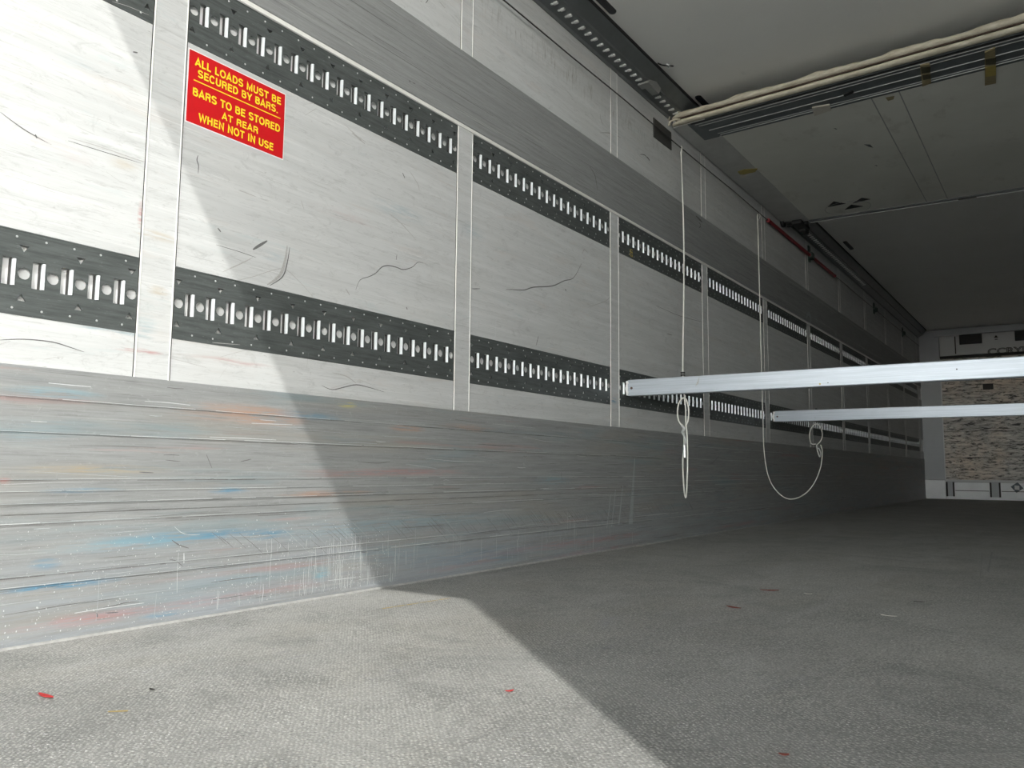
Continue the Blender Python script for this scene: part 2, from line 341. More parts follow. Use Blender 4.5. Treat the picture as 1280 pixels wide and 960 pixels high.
# scrapes and cracks that lie in the board
for pix, w, mi in [
    ([(444.5, 362.5), (450, 350), (462, 345.5), (470, 341), (477, 334), (485, 332), (495, 334), (504, 337), (515, 334), (522, 328), (529, 329)], .0045, 2),
    ([(632, 362), (640, 362), (655, 362.5), (667, 359), (690, 357.5), (705, 351), (717, 347), (727, 329)], .006, 2),
    ([(735, 384), (747, 380), (760, 374), (770, 356)], .004, 3), ([(334, 356), (349, 345), (356, 327), (359, 307)], .012, 3),
    ([(337, 357), (353, 346), (359, 328), (362, 309)], .005, 2), ([(316, 312), (324, 307), (334, 301)], .010, 2), ([(290, 352), (316, 346), (352, 336), (372, 350), (392, 372)], .0025, 3),
    ([(247.5, 194), (246, 200), (248, 207), (247.5, 217)], .004, 2), ([(402, 482), (415, 487), (430, 484), (445, 481), (460, 484), (480, 490)], .004, 2),
    ([(415, 466), (432, 470), (445, 479)], .0045, 3), ([(0, 425), (30, 424), (65, 427.5), (87, 434), (105, 440)], .003, 2), ([(211, 317), (210, 327), (212, 340)], .003, 2),
    ([(0, 140), (20, 155), (35, 165), (60, 179)], .0028, 2), ([(85, 172), (120, 182), (170, 199), (186, 204)], .003, 3), ([(85, 176), (130, 190), (176, 204)], .0018, 2), ([(44, 168), (46, 173)], .004, 2),
    ([(40, 45), (22, 14), (35, 0)], .004, 5), ([(45, 40), (52, 24), (70, 18), (84, 26)], .004, 5), ([(5, 52), (18, 41)], .006, 5), ([(2, 106), (14, 105), (28, 100)], .005, 5), ([(0, 86), (14, 78), (30, 85), (40, 95)], .003, 5),
    ([(140, 2), (160, 8), (186, 19)], .002, 3), ([(166, 65), (172, 66)], .005, 2), ([(199, 266), (212, 271)], .003, 2), ([(272, 285), (276, 290)], .005, 2), ([(270, 306), (300, 315), (320, 322)], .0022, 2),
    ([(278, 340), (300, 330), (316, 322)], .004, 3), ([(300, 20+218), (320, 246)], .003, 3), ([(487, 268), (500, 278), (520, 300)], .004, 3),
    ([(430, 155), (446, 170), (458, 178)], .003, 3), ([(440, 166), (456, 180)], .007, 3), ([(503, 216), (506, 223)], .005, 2), ([(512, 214), (522, 230), (524, 238)], .004, 3),
    ([(750, 142), (751, 150), (754, 156)], .003, 2), ([(750, 166), (758, 166), (765, 167), (776, 172)], .0032, 2), ([(800, 193), (806, 194), (812, 201)], .006, 2), ([(809, 196), (812, 201)], .01, 2),
    ([(728, 318), (730, 312), (735, 316)], .006, 3), ([(706, 362), (708, 363)], .006, 2), ([(670, 432), (673, 420)], .004, 2), ([(820, 382), (850, 395), (880, 403)], .003, 2), ([(833, 417), (840, 419)], .004, 2),
    ([(832, 466-86), (850, 388), (900, 415)], .0025, 3), ([(590, 361), (600, 361)], .004, 2), ([(508, 384), (509, 387)], .005, 2), ([(432, 361), (437, 369)], .006, 3), ([(376, 250), (380, 262)], .003, 3),
    ([(496, 318), (495, 325)], .003, 2), ([(620, 396), (619, 420), (616, 425)], .004, 4), ([(704, 313), (709, 330), (712, 340)], .004, 4), ([(265, 428), (275, 429), (300, 431)], .002, 3),
    ([(532, 4), (535, 0)], .004, 2), ([(549, 2), (556, 10)], .006, 3), ([(583, 30), (588, 52)], .003, 3)]:
    pixmark(bm, pix, w, mi)
for i in range(260):                                                   # fine scratches all over
    y = rnd.uniform(.7, 8); z = rnd.choice((rnd.uniform(.92, 1.5), rnd.uniform(.92, 1.5), rnd.uniform(2.03, 2.45), rnd.uniform(.61, .70)))
    L = rnd.uniform(.01, .12); a = rnd.gauss(0, .25) if rnd.random() < .8 else rnd.uniform(-1.5, 1.5)
    ribbon(bm, [(y, z), (y+L*math.cos(a)/2, z+L*math.sin(a)/2+rnd.gauss(0, .001)), (y+L*math.cos(a), max(.607, z+L*math.sin(a)) if z < .7 else z+L*math.sin(a)*.5)], rnd.uniform(.0006, .0016), rnd.choice((3, 3, 3, 4)), .0004)
struct('wall_left', bm, [WALL, CHAN, SCR_D, SCR_S, SCR_W, plain('very_faint_scrape', (.56, .56, .55), .6)])

# kick band: ribbed board along the foot of the wall
prof = [(0, 0), (.010, 0), (.010, .012), (.006, .016), (.006, .121)]
for z, kind in ((.125, 'g'), (.150, 'r'), (.262, 'r'), (.281, 'g'), (.302, 'G'), (.331, 'r'), (.357, 'r'), (.458, 'g'), (.536, 'r')):
    if kind == 'r': prof += [(.006, z-.0012), (.0080, z-.0007), (.0080, z+.0007), (.006, z+.0012)]
    if kind == 'g': prof += [(.006, z-.0012), (.003, z-.0006), (.003, z+.0006), (.006, z+.0014)]
    if kind == 'G': prof += [(.006, z-.004), (.0075, z-.003), (.0075, z-.0016), (.001, z-.0012), (.001, z+.0012), (.006, z+.0016)]
prof += [(.006, .603), (.004, .605), (0, .605)]
bm = bmesh.new(); prism(bm, prof, 'y', Y0, Y1)
X = .0066
for z in (.150, .262, .3045, .331, .357, .4605, .536, .128):  # pale broken lines: highlights painted along the worn ridge edges
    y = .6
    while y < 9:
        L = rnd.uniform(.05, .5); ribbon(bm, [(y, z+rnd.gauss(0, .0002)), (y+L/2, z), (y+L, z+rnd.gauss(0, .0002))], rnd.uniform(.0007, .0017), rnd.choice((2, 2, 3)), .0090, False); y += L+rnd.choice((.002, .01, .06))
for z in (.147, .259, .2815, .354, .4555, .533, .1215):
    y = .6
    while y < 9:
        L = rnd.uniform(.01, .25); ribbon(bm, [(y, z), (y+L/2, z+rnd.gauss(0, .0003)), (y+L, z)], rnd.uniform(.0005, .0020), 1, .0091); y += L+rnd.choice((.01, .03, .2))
for i in range(300):                                                   # long dark and pale scratches
    y = rnd.uniform(.7, 7.5); z = rnd.uniform(.02, .59); L = rnd.uniform(.03, .5)*rnd.random()+.02; s = rnd.gauss(0, .012)
    ribbon(bm, [(y, z), (y+L*.5, z+s*L+rnd.gauss(0, .0012)), (y+L, min(.598, z+s*L))], rnd.uniform(.0006, .0020), rnd.choice((1, 1, 2, 3, 3)), X)
for i in range(260):                                                   # upright white scrapes low down
    y = rnd.gauss(1.78, .17) if i < 150 else rnd.gauss(3.15, .30)
    if i >= 220: y = rnd.uniform(1.0, 4.2)
    zt = rnd.uniform(.03, .19) if i < 150 else rnd.uniform(.05, .20); L = rnd.uniform(.015, .11)
    ribbon(bm, [(y, zt), (y+rnd.gauss(0, .002), zt-L/2), (y+rnd.gauss(0, .003), max(.014, zt-L))], rnd.uniform(.0005, .0016), 2 if i < 150 and i % 2 else rnd.choice((3, 3, 2)), X)
for i in range(120):                                                   # slanted dark scores
    y = rnd.uniform(1.25, 3.6) if i < 80 else rnd.uniform(2.8, 4.6); z = .205+rnd.gauss(0, .012); L = rnd.uniform(.04, .09)
    ribbon(bm, [(y, z), (y+L*.55, z-L*.38), (y+L, z-L*.75)], rnd.uniform(.0006, .0015), rnd.choice((1, 1, 1, 3)), X)
for i in range(520):                                                   # chips of bare white
    y = .7+1.3*rnd.random()**.8; z = rnd.uniform(.02, .26)*rnd.random()**.4; k = rnd.uniform(.0005, .0018)
    ribbon(bm, [(y, z+k), (y+rnd.gauss(0, k*.6), z-k)], k*1.2, 2, X, False)
for pix, w, mi in [([(216, 658), (224, 665), (232, 668)], .002, 2), ([(232, 668), (240, 668.5), (248, 668)], .0015, 2), ([(213, 675), (222, 681), (234, 685)], .005, 1), ([(210, 699), (218, 701), (227, 708)], .003, 1), ([(228, 691), (228, 704)], .005, 2),
    ([(127, 759), (140, 757), (155, 753), (172, 752)], .004, 1), ([(130, 766), (146, 765)], .004, 1), ([(119, 766), (120, 771)], .005, 1), ([(445, 577), (470, 579), (486, 577)], .0035, 1), ([(505, 594-14), (520, 582), (545, 586)], .003, 3),
    ([(595, 555), (620, 557), (645, 558)], .004, 1), ([(572, 563), (600, 564), (628, 565)], .0035, 1), ([(700, 590), (701, 600)], .004, 1), ([(888, 580), (898, 570)], .004, 1),
    ([(256, 568), (263, 585)], .003, 1), ([(299, 577), (312, 574)], .004, 1), ([(172, 590), (190, 591)], .004, 1), ([(205, 575), (224, 577)], .003, 1), ([(262, 728), (290, 724), (320, 720)], .003, 1)]:
    pixmark(bm, pix, w, mi, X)
for x0, t, b, w in ((792, 573, 655, .045), (777, 607, 656, .014), (768, 612, 658, .008), (762, 618, 660, .010)):
    a, c = WP(x0, t), WP(x0-5, b)
    v = [bm.verts.new(p) for p in ((X, a.y-.004, a.z), (X, a.y+.004, a.z), (X, c.y+w/2, c.z), (X, c.y-w/2, c.z))]; f = bm.faces.new(v); f.material_index = 3
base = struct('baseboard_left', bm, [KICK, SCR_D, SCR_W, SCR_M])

# grey band above the upper lashing row, with the pale strip along its foot
bm = bmesh.new()
prism(bm, [(0, 1.722), (.004, 1.724), (.004, 1.752), (.003, 1.754), (.003, 1.79), (.004, 1.792), (.004, 1.955), (.0028, 1.957), (.0028, 1.985), (.004, 1.987), (.004, 2.015), (0, 2.017)], 'y', Y0, Y1)
for i in range(90):
    y = rnd.uniform(1.2, 8); z = rnd.uniform(1.74, 2.0); L = rnd.uniform(.05, .6); ribbon(bm, [(y, z), (y+L*.5, z+rnd.gauss(0, .002)), (y+L, z+rnd.gauss(0, .004))], rnd.uniform(.0008, .0022), rnd.choice((1, 1, 2)), .0046)
for pix, w, mi in [([(736, 208), (742, 218), (744, 226), (746, 238)], .008, 1), ([(510, 101), (512, 103)], .008, 1), ([(515, 104), (518, 105)], .006, 1), ([(737, 262), (748, 258)], .006, 1), ([(433, 52), (440, 58)], .006, 2),
    ([(1007, 398), (1010, 392), (1013, 398), (1012, 404)], .06, 3), ([(1019, 396), (1021, 405)], .03, 3), ([(1043, 415), (1045, 420)], .06, 3), ([(873, 278), (875, 282), (873, 285)], .012, 1), ([(869, 270), (877, 278)], .02, 1)]:
    pixmark(bm, pix, w, mi, .0046)
struct('trim_1', bm, [GREY, SCR_D, SCR_S, SCR_M])
bm = bmesh.new(); prism(bm, [(0, 1.7045), (.0045, 1.706), (.005, 1.7185), (0, 1.7215)], 'y', Y0, Y1); struct('trim_2', bm, EDGE)

# upright cover strips over each wall joint
def post(y, k):
    bm = bmesh.new()
    for z0, z1 in ((.605, 1.7045), (2.017, 2.49)):
        w = PW/2 if z0 < 1 else PW*.40
        box(bm, (0, y-w, z0), (.0018, y+w, z1), 0)
        for s in (-1, 1):
            cyl(bm, (.0012, y+s*(w-.001), z0), (.0012, y+s*(w-.001), z1), .0022, 1, 6)
            box(bm, (0, y+s*(w+.0028)-.0012, z0), (.0008, y+s*(w+.0028)+.0012, z1), 2)  # thin dark line painted as the gap shadow beside the strip
    struct('trim_%d' % k, bm, [WALL, EDGE, DARKJ])
for k, y in enumerate(posts[1:]): post(y, 10+k)

bm = bmesh.new(); box(bm, (W, Y0, -.14), (W+.08, Y1+.1, H+.12)); struct('wall_right', bm, WALL)
bm = bmesh.new(); box(bm, (W-.006, Y0, 0), (W, Y1, .605)); struct('baseboard_right', bm, GREY)
bm = bmesh.new(); box(bm, (W-.005, Y0, 1.722), (W, Y1, 2.017)); struct('trim_3', bm, GREY)
bm = bmesh.new(); box(bm, (-.06, Y0, H), (W+.06, Y1+.1, H+.12)); struct('ceiling', bm, CEIL)
# rear portal: right jamb and header that cut the sunlight
bm = bmesh.new(); box(bm, (2.30, Y0-.03, -.14), (W+.09, Y0+.05, H+.12), 0, .004); struct('trim_4', bm, OUTER)
bm = bmesh.new(); box(bm, (-.09, Y0-.03, H), (2.30, Y0, H+.12), 0, .003); struct('trim_5', bm, OUTER)
bm = bmesh.new(); box(bm, (-.09, Y0-.03, -.14), (W+.09, Y0, -.002), 0, .002); struct('trim_6', bm, TRIM)
# pale worn sealing bead where floor meets wall
bm = bmesh.new(); prism(bm, [(.009, 0), (.016, 0), (.013, .003), (.0095, .005)], 'y', Y0, Y1); struct('trim_7', bm, plain('sealing_bead', (.40, .40, .385), .7, 0, .45, 40))

# ------------------------------------------------------------------ front wall
YF = Y1-.001
bm = bmesh.new(); box(bm, (-.06, Y1, -.14), (W+.06, Y1+.1, H+.1)); struct('wall_front', bm, FBOARD)
bm = bmesh.new()
box(bm, (.285, YF-.03, .285), (W-.285, YF, 2.17), 0)
for zz in (.62, 1.02, 1.42, 1.80): box(bm, (.285, YF-.031, zz), (W-.285, YF-.0295, zz+.006), 1)
box(bm, (.272, YF-.036, .30), (.290, YF-.001, 2.17), 2, .003)
box(bm, (.285, YF-.075, 2.14), (W-.285, YF-.02, 2.178), 1, .004)
box(bm, (.285, YF-.07, .262), (W-.285, YF-.001, .292), 2, .006)
box(bm, (.838, YF-.034, 1.64), (.975, YF-.0295, 1.73), 1)
o = obj('scraped_bulkhead_plate', bm, [SCRAPE, CHIPD, FBOARD]); o.name = 'bulkhead_plate'
tag(o, 'weathered brown and black scraped plate covering the far front wall', 'panel')
bm = bmesh.new(); box(bm, (0, YF-.04, .285), (.275, YF, 2.58), 0, .004); struct('trim_30', bm, FPOST)
bm = bmesh.new(); box(bm, (0, YF-.07, 0), (.285, YF, .284), 0, .01); struct('trim_31', bm, FWHITE)
bm = bmesh.new(); box(bm, (W-.28, YF-.04, .0), (W, YF, 2.58), 0, .004); struct('trim_32', bm, FPOST)
# base board with notches
bm = bmesh.new()
box(bm, (.285, YF-.05, .0), (W-.28, YF-.001, .04), 0)
for a, b in ((.40, .86), (1.0, 1.50), (1.62, 2.15)):
    box(bm, (a, YF-.06, .038), (b, YF-.001, .25), 0, .004)
    box(bm, (a+.01, YF-.064, .125), (b-.01, YF-.058, .133), 1)
for a, b in ((.285, .40), (.86, 1.0), (1.50, 1.62)):
    box(bm, (a, YF-.02, .04), (b, YF-.001, .262), 2)
    for e in (a+.012, b-.012): box(bm, (e-.010, YF-.066, .04), (e+.010, YF-.02, .255), 1)
struct('baseboard_front', bm, [FWHITE, CHIPD, FPOST])
# air outlet housing over the plate
unit = thing('evaporator_housing', 'grey cooling unit housing with dark air outlets high on front wall', 'cooling unit', (W/2, YF, 2.18))
def lay(bm_name, bm, mats, par): o = obj(bm_name, bm, mats, par); o.matrix_parent_inverse = Matrix.Translation(par.location).inverted(); return o
bm = bmesh.new(); box(bm, (.29, YF-.10, 2.18), (W-.28, YF, 2.50), 0, .006); box(bm, (.50, YF-.104, 2.20), (.515, YF-.099, 2.47), 1); lay('casing', bm, [FBOARD, CHIPD], unit)
bm = bmesh.new(); box(bm, (.22, YF-.14, 2.485), (W-.22, YF, 2.585), 0, .006); lay('cover_strip', bm, [FPOST], unit)
for a in (.565, 1.285, 1.95):
    bm = bmesh.new(); box(bm, (a, YF-.106, 2.335), (a+.30, YF-.1, 2.49), 0, .004)
    for k in range(5): box(bm, (a+.01, YF-.109, 2.352+.028*k), (a+.29, YF-.105, 2.358+.028*k), 1)
    o = lay('air_outlet', bm, [BLACK, CHIPD], unit); o['label'] = 'dark louvred air outlet'
bm = bmesh.new(); prism(bm, [(1.02, 2.405), (1.075, 2.405), (1.048, 2.445)], 'y', YF-.1025, YF-.1)
box(bm, (1.03, YF-.1025, 2.375), (1.066, YF-.1, 2.387)); lay('arrow_mark', bm, CHIPD, unit)
def text_mesh(name, s, size, mat, mtx, parent, offset=0., ext=.0004, width=None, outline=False, sx=1.):
    cu = bpy.data.curves.new(name, 'FONT'); cu.body = s; cu.size = size; cu.offset = offset; cu.extrude = ext
    cu.align_x = 'LEFT'; cu.resolution_u = 4
    if outline: cu.fill_mode = 'NONE'; cu.bevel_depth = outline; cu.bevel_resolution = 0
    t = bpy.data.objects.new(name, cu); col.objects.link(t)
    dg = bpy.context.evaluated_depsgraph_get(); me = bpy.data.meshes.new_from_object(t.evaluated_get(dg))
    bpy.data.objects.remove(t)
    xs = [v.co.x for v in me.vertices]; w0, w1 = min(xs), max(xs); k = (width/(w1-w0)) if width else sx
    for v in me.vertices: v.co.x = (v.co.x-w0)*k
    me.transform(mtx); me.materials.clear(); me.materials.append(mat)
    for p in me.polygons: p.material_index = 0
    o = bpy.data.objects.new(name, me); col.objects.link(o); o.parent = parent
    o.matrix_parent_inverse = Matrix.Translation(parent.location).inverted()
    return o
text_mesh('lettering', 'CCRYD', .13, CHIPD, Matrix(((1, 0, 0, .93), (0, 0, -1, YF-.103), (0, 1, 0, 2.155), (0, 0, 0, 1))), unit, width=.56, outline=.004)
# dark diamond sticker low on the front wall
bm = bmesh.new(); cx, cz, s = 1.205, .19, .078
prism(bm, [(cx-s, cz+.01), (cx-.01, cz-s), (cx+s, cz-.01), (cx+.01, cz+s)], 'y', YF-.0625, YF-.0605, 0)
s = .03; prism(bm, [(cx-s, cz-s), (cx+s, cz-s-.005), (cx+s, cz+s-.005), (cx-s, cz+s)], 'y', YF-.0635, YF-.0625, 1)
tag(obj('diamond_sticker', bm, [plain('slate_sticker', (.08, .10, .12), .5), FBOARD]), 'small dark diamond sticker with pale centre on far base board', 'sticker')

# ------------------------------------------------------------------ lashing rails (perforated zinc plates let into the wall)
PITCH_S, NS = .0622, 18
def plate_mesh(n, length, x_first):
    """plate in (y,z), origin at its left end, centre height; n slots, n+1 round holes"""
    bm = bmesh.new(); holes = []; hz = .093
    outer = [bm.verts.new((0, y, z)) for y, z in ((0, -hz), (length, -hz), (length, hz), (0, hz))]
    edges = [bm.edges.new((outer[i], outer[(i+1) % 4])) for i in range(4)]
    def hole(pts):
        vs_ = [bm.verts.new((0, y, z)) for y, z in pts]; es = [bm.edges.new((vs_[i], vs_[(i+1) % len(vs_)])) for i in range(len(vs_))]
        holes.append(vs_); edges.extend(es)
    for i in range(n+1):
        y = x_first+i*PITCH_S
        hole([(y+.0135*math.cos(2*math.pi*k/14), .0135*math.sin(2*math.pi*k/14)) for k in range(14)])
        if i < n:
            s = y+PITCH_S/2; a, b, t = s-.0145, s+.0145, .0305
            hole([(a, -t), (b, -t), (b, t), (a, t)])
        if i % 2 == (n % 2):
            y2 = y-.003
            hole([(y2-.010, .062), (y2+.010, .062), (y2, .046)]); hole([(y2-.010, -.062), (y2, -.046), (y2+.010, -.062)])
    bmesh.ops.triangle_fill(bm, edges=edges, use_beauty=True, use_dissolve=False)
    # drop any triangles filled inside holes
    import mathutils
    def inside(pt, poly):
        c = False; n_ = len(poly)
        for i in range(n_):
            (x1, y1), (x2, y2) = poly[i], poly[(i+1) % n_]
            if (y1 > pt[1]) != (y2 > pt[1]) and pt[0] < (x2-x1)*(pt[1]-y1)/(y2-y1)+x1: c = not c
        return c
    polys = [[(v.co.y, v.co.z) for v in h] for h in holes]
    bad = []
    for f in bm.faces:
        c = f.calc_center_median()
        for p in polys:
            if abs(p[0][0]-c.y) < .05 and inside((c.y, c.z), p): bad.append(f); break
    bmesh.ops.delete(bm, geom=bad, context='FACES_ONLY')
    for h in holes:
        deep = [bm.verts.new((-.0035, v.co.y, v.co.z)) for v in h]; n_ = len(h)
        for i in range(n_): bm.faces.new((h[i], h[(i+1) % n_], deep[(i+1) % n_], deep[i]))
    for f in bm.faces: f.material_index = 0
    # pressed-out rivets
    for i in range(n+1):
        for z in (.079, -.079): 
            g = bmesh.ops.create_cone(bm, cap_ends=True, segments=8, radius1=.0028, radius2=.0018, depth=.0014, matrix=Matrix.Translation((.0007, x_first+i*PITCH_S-.02, z)) @ Matrix.Rotation(R(90), 4, 'Y'))
            for v in g['verts']:
                for f in v.link_faces: f.material_index = 1
    for z in (-hz, hz):                                                 # rolled edges
        box(bm, (-.003, 0, z-.0015), (.0012, length, z+.0015), 0)
    me = bpy.data.meshes.new('plate'); bm.to_mesh(me); bm.free(); me.materials.append(ZINC); me.materials.append(RIVET)
    return me
def lip_mesh():
    bm = bmesh.new(); pr = [(-.009, .0072), (-.009, .0142), (-.004, .0142), (.0002, .0132), (.0012, .0108), (.0002, .0085), (-.004, .0070)]
    pr = [(x, y) for x, y in pr]
    prism(bm, pr, 'z', -.0295, .0295); bmesh.ops.recalc_face_normals(bm, faces=bm.faces)
    for f in bm.faces:
        c = f.calc_center_median(); f.material_index = 1 if abs(c.z) > .029 else 0
    box(bm, (-.0163, .0046, -.0295), (-.0085, .0066, .0295), 1)  # dark strip painted as the crevice shade beside the lip
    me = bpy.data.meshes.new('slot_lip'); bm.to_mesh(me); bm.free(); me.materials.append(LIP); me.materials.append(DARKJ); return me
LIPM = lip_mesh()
LEN = PM-PW; FULL = plate_mesh(NS, LEN, .0185)
SHORTN = 11; y_end0 = posts[1]-PW/2; SHORT = plate_mesh(SHORTN, y_end0-(Y0+.055), (y_end0-.0172-SHORTN*PITCH_S)-(Y0+.055))
marks = ['with the left half in sunlight, beside the red sticker', 'in the second bay, wholly in shade', 'in the third bay, crossed by the left cord', 'in the fourth bay, crossed by the second cord', 'in the fifth bay from the opening', 'in the sixth bay from the opening',
         'in the seventh bay from the opening', 'in the eighth bay from the opening', 'in the ninth bay from the opening', 'in the tenth bay, nearest the front wall']
def lashing(y0, zc, me, n, xf, label):
    t = thing('lashing_rail', label, 'rail', (.0004, y0, zc), 'perforated lashing rails set in the left wall')
    p = bpy.data.objects.new('plate', me); col.objects.link(p); p.parent = t
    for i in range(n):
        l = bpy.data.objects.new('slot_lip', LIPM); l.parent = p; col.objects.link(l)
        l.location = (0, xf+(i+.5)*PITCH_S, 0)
    return t
zl, zu = sum(LOW)/2, sum(UPP)/2
lashing(Y0+.055, zl, SHORT, SHORTN, (y_end0-.0172-SHORTN*PITCH_S)-(Y0+.055), 'lower perforated lashing rail in full sunlight at the left edge of the photo')
lashing(Y0+.055, zu, SHORT, SHORTN, (y_end0-.0172-SHORTN*PITCH_S)-(Y0+.055), 'upper perforated lashing rail in top left corner, only its lower corner showing')
LOWL = ['lower perforated lashing rail split by the diagonal sun shadow', 'lower perforated lashing rail in shade, left of the nearer bar end', 'lower perforated lashing rail that holds the nearer load bar',
        'lower perforated lashing rail just left of the farther bar end', 'lower perforated lashing rail that holds the farther load bar', 'lower perforated lashing rail, first bay beyond the farther bar end',
        'lower perforated lashing rail, second bay beyond the farther bar end', 'lower perforated lashing rail, third bay beyond the farther bar end', 'lower perforated lashing rail, fourth bay beyond the farther bar end', 'lower perforated lashing rail, farthest bay next to the front wall']
UPL = ['upper perforated lashing rail directly above the red sticker', 'upper perforated lashing rail right of the one above the red sticker', 'upper perforated lashing rail with small yellow mark, above nearer bar end',
       'upper perforated lashing rail crossed by the farther hanging cord', 'upper perforated lashing rail first bay right of the farther cord', 'upper perforated lashing rail second bay right of the farther cord',
       'upper perforated lashing rail third bay right of the farther cord', 'upper perforated lashing rail fourth bay right of the farther cord']
ups = []
for k in range(10):
    y0 = posts[k+1]+PW/2
    lashing(y0, zl, FULL, NS, .0185, LOWL[k])
    if k < 8: ups.append(lashing(y0, zu, FULL, NS, .0185, UPL[k]))
    else: ups.append(lashing(y0, zu, FULL, NS, .0185, 'upper perforated lashing rail lost in shadow next to the front wall' if k == 9 else 'upper perforated lashing rail lost in shadow, one bay before the front wall'))
# small yellow writing under one slot of the third rail
r3 = ups[2]
for k, (s, dz) in enumerate((('G', -.045), ('c', -.02))):
    text_mesh('yellow_mark', s, .034, YEL, Matrix(((0, 0, 1, .0012), (1, 0, 0, P(787, 315, 0, 0).y), (0, 1, 0, zu-.04+dz+.0), (0, 0, 0, 1))), r3, .001, .0003, width=.035)
# blue paint smudge belongs to the plate near the nearer bar
# ------------------------------------------------------------------ red sticker
sg = thing('warning_sticker', 'red rectangular sticker with yellow capitals about securing loads by bars', 'sticker', (.001, 1.192, 1.295))
SY0, SY1, SZ0, SZ1 = 1.1935, 1.5125, 1.297, 1.4955
bm = bmesh.new(); box(bm, (.0003, SY0-.003, SZ0-.003), (.0010, SY1+.003, SZ1+.003), 1); box(bm, (.0009, SY0, SZ0), (.0018, SY1, SZ1), 0); lay('sheet', bm, [SIGNR, SIGNW], sg)
SW, SH = SY1-SY0, SZ1-SZ0
def arc(cx, cy, rx, ry, a0, a1, n=8): return [(cx+rx*math.cos(R(a0+(a1-a0)*i/n)), cy+ry*math.sin(R(a0+(a1-a0)*i/n))) for i in range(n+1)]
T = .10                                                                # half of the stroke
GL = {                                                                  # plain upright capitals as centre lines, cap height 1
 'A': (.78, [[(.06, T-.085), (.39, .96), (.72, T-.085)], [(.19, .30), (.59, .30)]]),
 'L': (.62, [[(T+.03, 1), (T+.03, T), (.60, T)]]),
 'O': (.84, [arc(.42, .5, .335, .43, 90, 450, 22)]),
 'D': (.78, [[(T+.03, T), (T+.03, 1-T)]+arc(.36, .5, .33, .415, 90, -90, 10)+[(T+.03, T)]]),
 'S': (.74, [arc(.37, .73, .27, .19, 15, 180, 8)[:-1]+[(.10, .73), (.13, .60), (.24, .54), (.37, .505), (.52, .465), (.63, .40), (.655, .28)]+arc(.375, .275, .28, .195, 0, -165, 8)]),
 'M': (.92, [[(T+.03, 0), (T+.03, .95), (.46, .10), (.92-T-.03, .95), (.92-T-.03, 0)]]),
 'U': (.78, [[(T+.03, 1), (T+.03, .36)]+arc(.39, .36, .275, .28, 180, 360, 10)+[(.78-T-.03, 1)]]),
 'T': (.70, [[(0, 1-T), (.70, 1-T)], [(.35, 1-T), (.35, 0)]]),
 'B': (.76, [[(T+.03, T), (T+.03, 1-T), (.42, 1-T)]+arc(.42, .735, .20, .18, 90, -90, 7)+[(T+.03, .535)], [(.42, .535)]+arc(.43, .31, .235, .225, 90, -90, 7)+[(T+.03, T)]]),
 'E': (.68, [[(.66, 1-T), (T+.03, 1-T), (T+.03, T), (.67, T)], [(T+.03, .52), (.61, .52)]]),
 'C': (.80, [arc(.41, .5, .325, .43, 38, 322, 18)]),
 'R': (.77, [[(T+.03, 0), (T+.03, 1-T), (.44, 1-T)]+arc(.44, .715, .215, .20, 90, -90, 7)+[(T+.03, .515)], [(.46, .50), (.62, .36), (.65, 0)]]),
 'Y': (.74, [[(.04, 1), (.37, .42), (.70, 1)], [(.37, .44), (.37, 0)]]),
 '.': (.30, [[(.15, 0), (.15, .17)]]),
 'W': (1.06, [[(.05, 1), (.28, .05), (.53, .92), (.78, .05), (1.01, 1)]]),
 'H': (.78, [[(T+.03, 0), (T+.03, 1)], [(.78-T-.03, 0), (.78-T-.03, 1)], [(T+.03, .52), (.78-T-.03, .52)]]),
 'N': (.79, [[(T+.03, 0), (T+.03, .96), (.79-T-.03, .04), (.79-T-.03, 1)]]),
 'I': (.30, [[(.15, 0), (.15, 1)]]), ' ': (.34, [])}
def glyph_line(bm, s, y0, y1, zb, cap, x):
    adv = .08; tot = sum(GL[c][0]+adv for c in s)-adv; k = (y1-y0)/tot; cur = 0
    for ci, c in enumerate(s):
        for li, pl in enumerate(GL[c][1]):
            n = len(pl); closed = math.hypot(pl[0][0]-pl[-1][0], pl[0][1]-pl[-1][1]) < 1e-6 and n > 3
            q = [((cur+a)*k, b*cap) for a, b in pl]; tw = T*min(k, cap)
            A, B = [], []
            for i in range(n):
                if closed: a, b = q[i-1 if i else n-2], q[(i+1) if i < n-1 else 1]
                else: a, b = q[max(i-1, 0)], q[min(i+1, n-1)]
                d0 = Vector((q[i][0]-a[0], q[i][1]-a[1])); d1 = Vector((b[0]-q[i][0], b[1]-q[i][1]))
                if d0.length < 1e-9: d0 = d1
                if d1.length < 1e-9: d1 = d0
                d0.normalize(); d1.normalize(); n0 = Vector((-d0.y, d0.x)); n1 = Vector((-d1.y, d1.x)); m_ = n0+n1
                m_ = n0 if m_.length < 1e-6 else m_.normalized(); L = tw/max(.42, m_.dot(n0))
                xo = x+li*.00006
                A.append(bm.verts.new((xo, y0+q[i][0]+m_.x*L, zb+q[i][1]+m_.y*L))); B.append(bm.verts.new((xo, y0+q[i][0]-m_.x*L, zb+q[i][1]-m_.y*L)))
            for i in range(n-1): bm.faces.new((A[i], A[i+1], B[i+1], B[i]))
        cur += GL[c][0]+adv
for s, u0, u1, v1, hgt in (('ALL LOADS MUST BE', .055, .955, .192, .112), ('SECURED BY BARS.', .085, .925, .340, .110), ('BARS TO BE STORED', .045, .955, .618, .114), ('AT REAR', .335, .715, .780, .100), ('WHEN NOT IN USE', .115, .89, .938, .112)):
    bm = bmesh.new(); glyph_line(bm, s, SY0+u0*SW, SY0+u1*SW, SZ1-v1*SH, SH*hgt, .0021); lay('lettering', bm, SIGNY, sg)
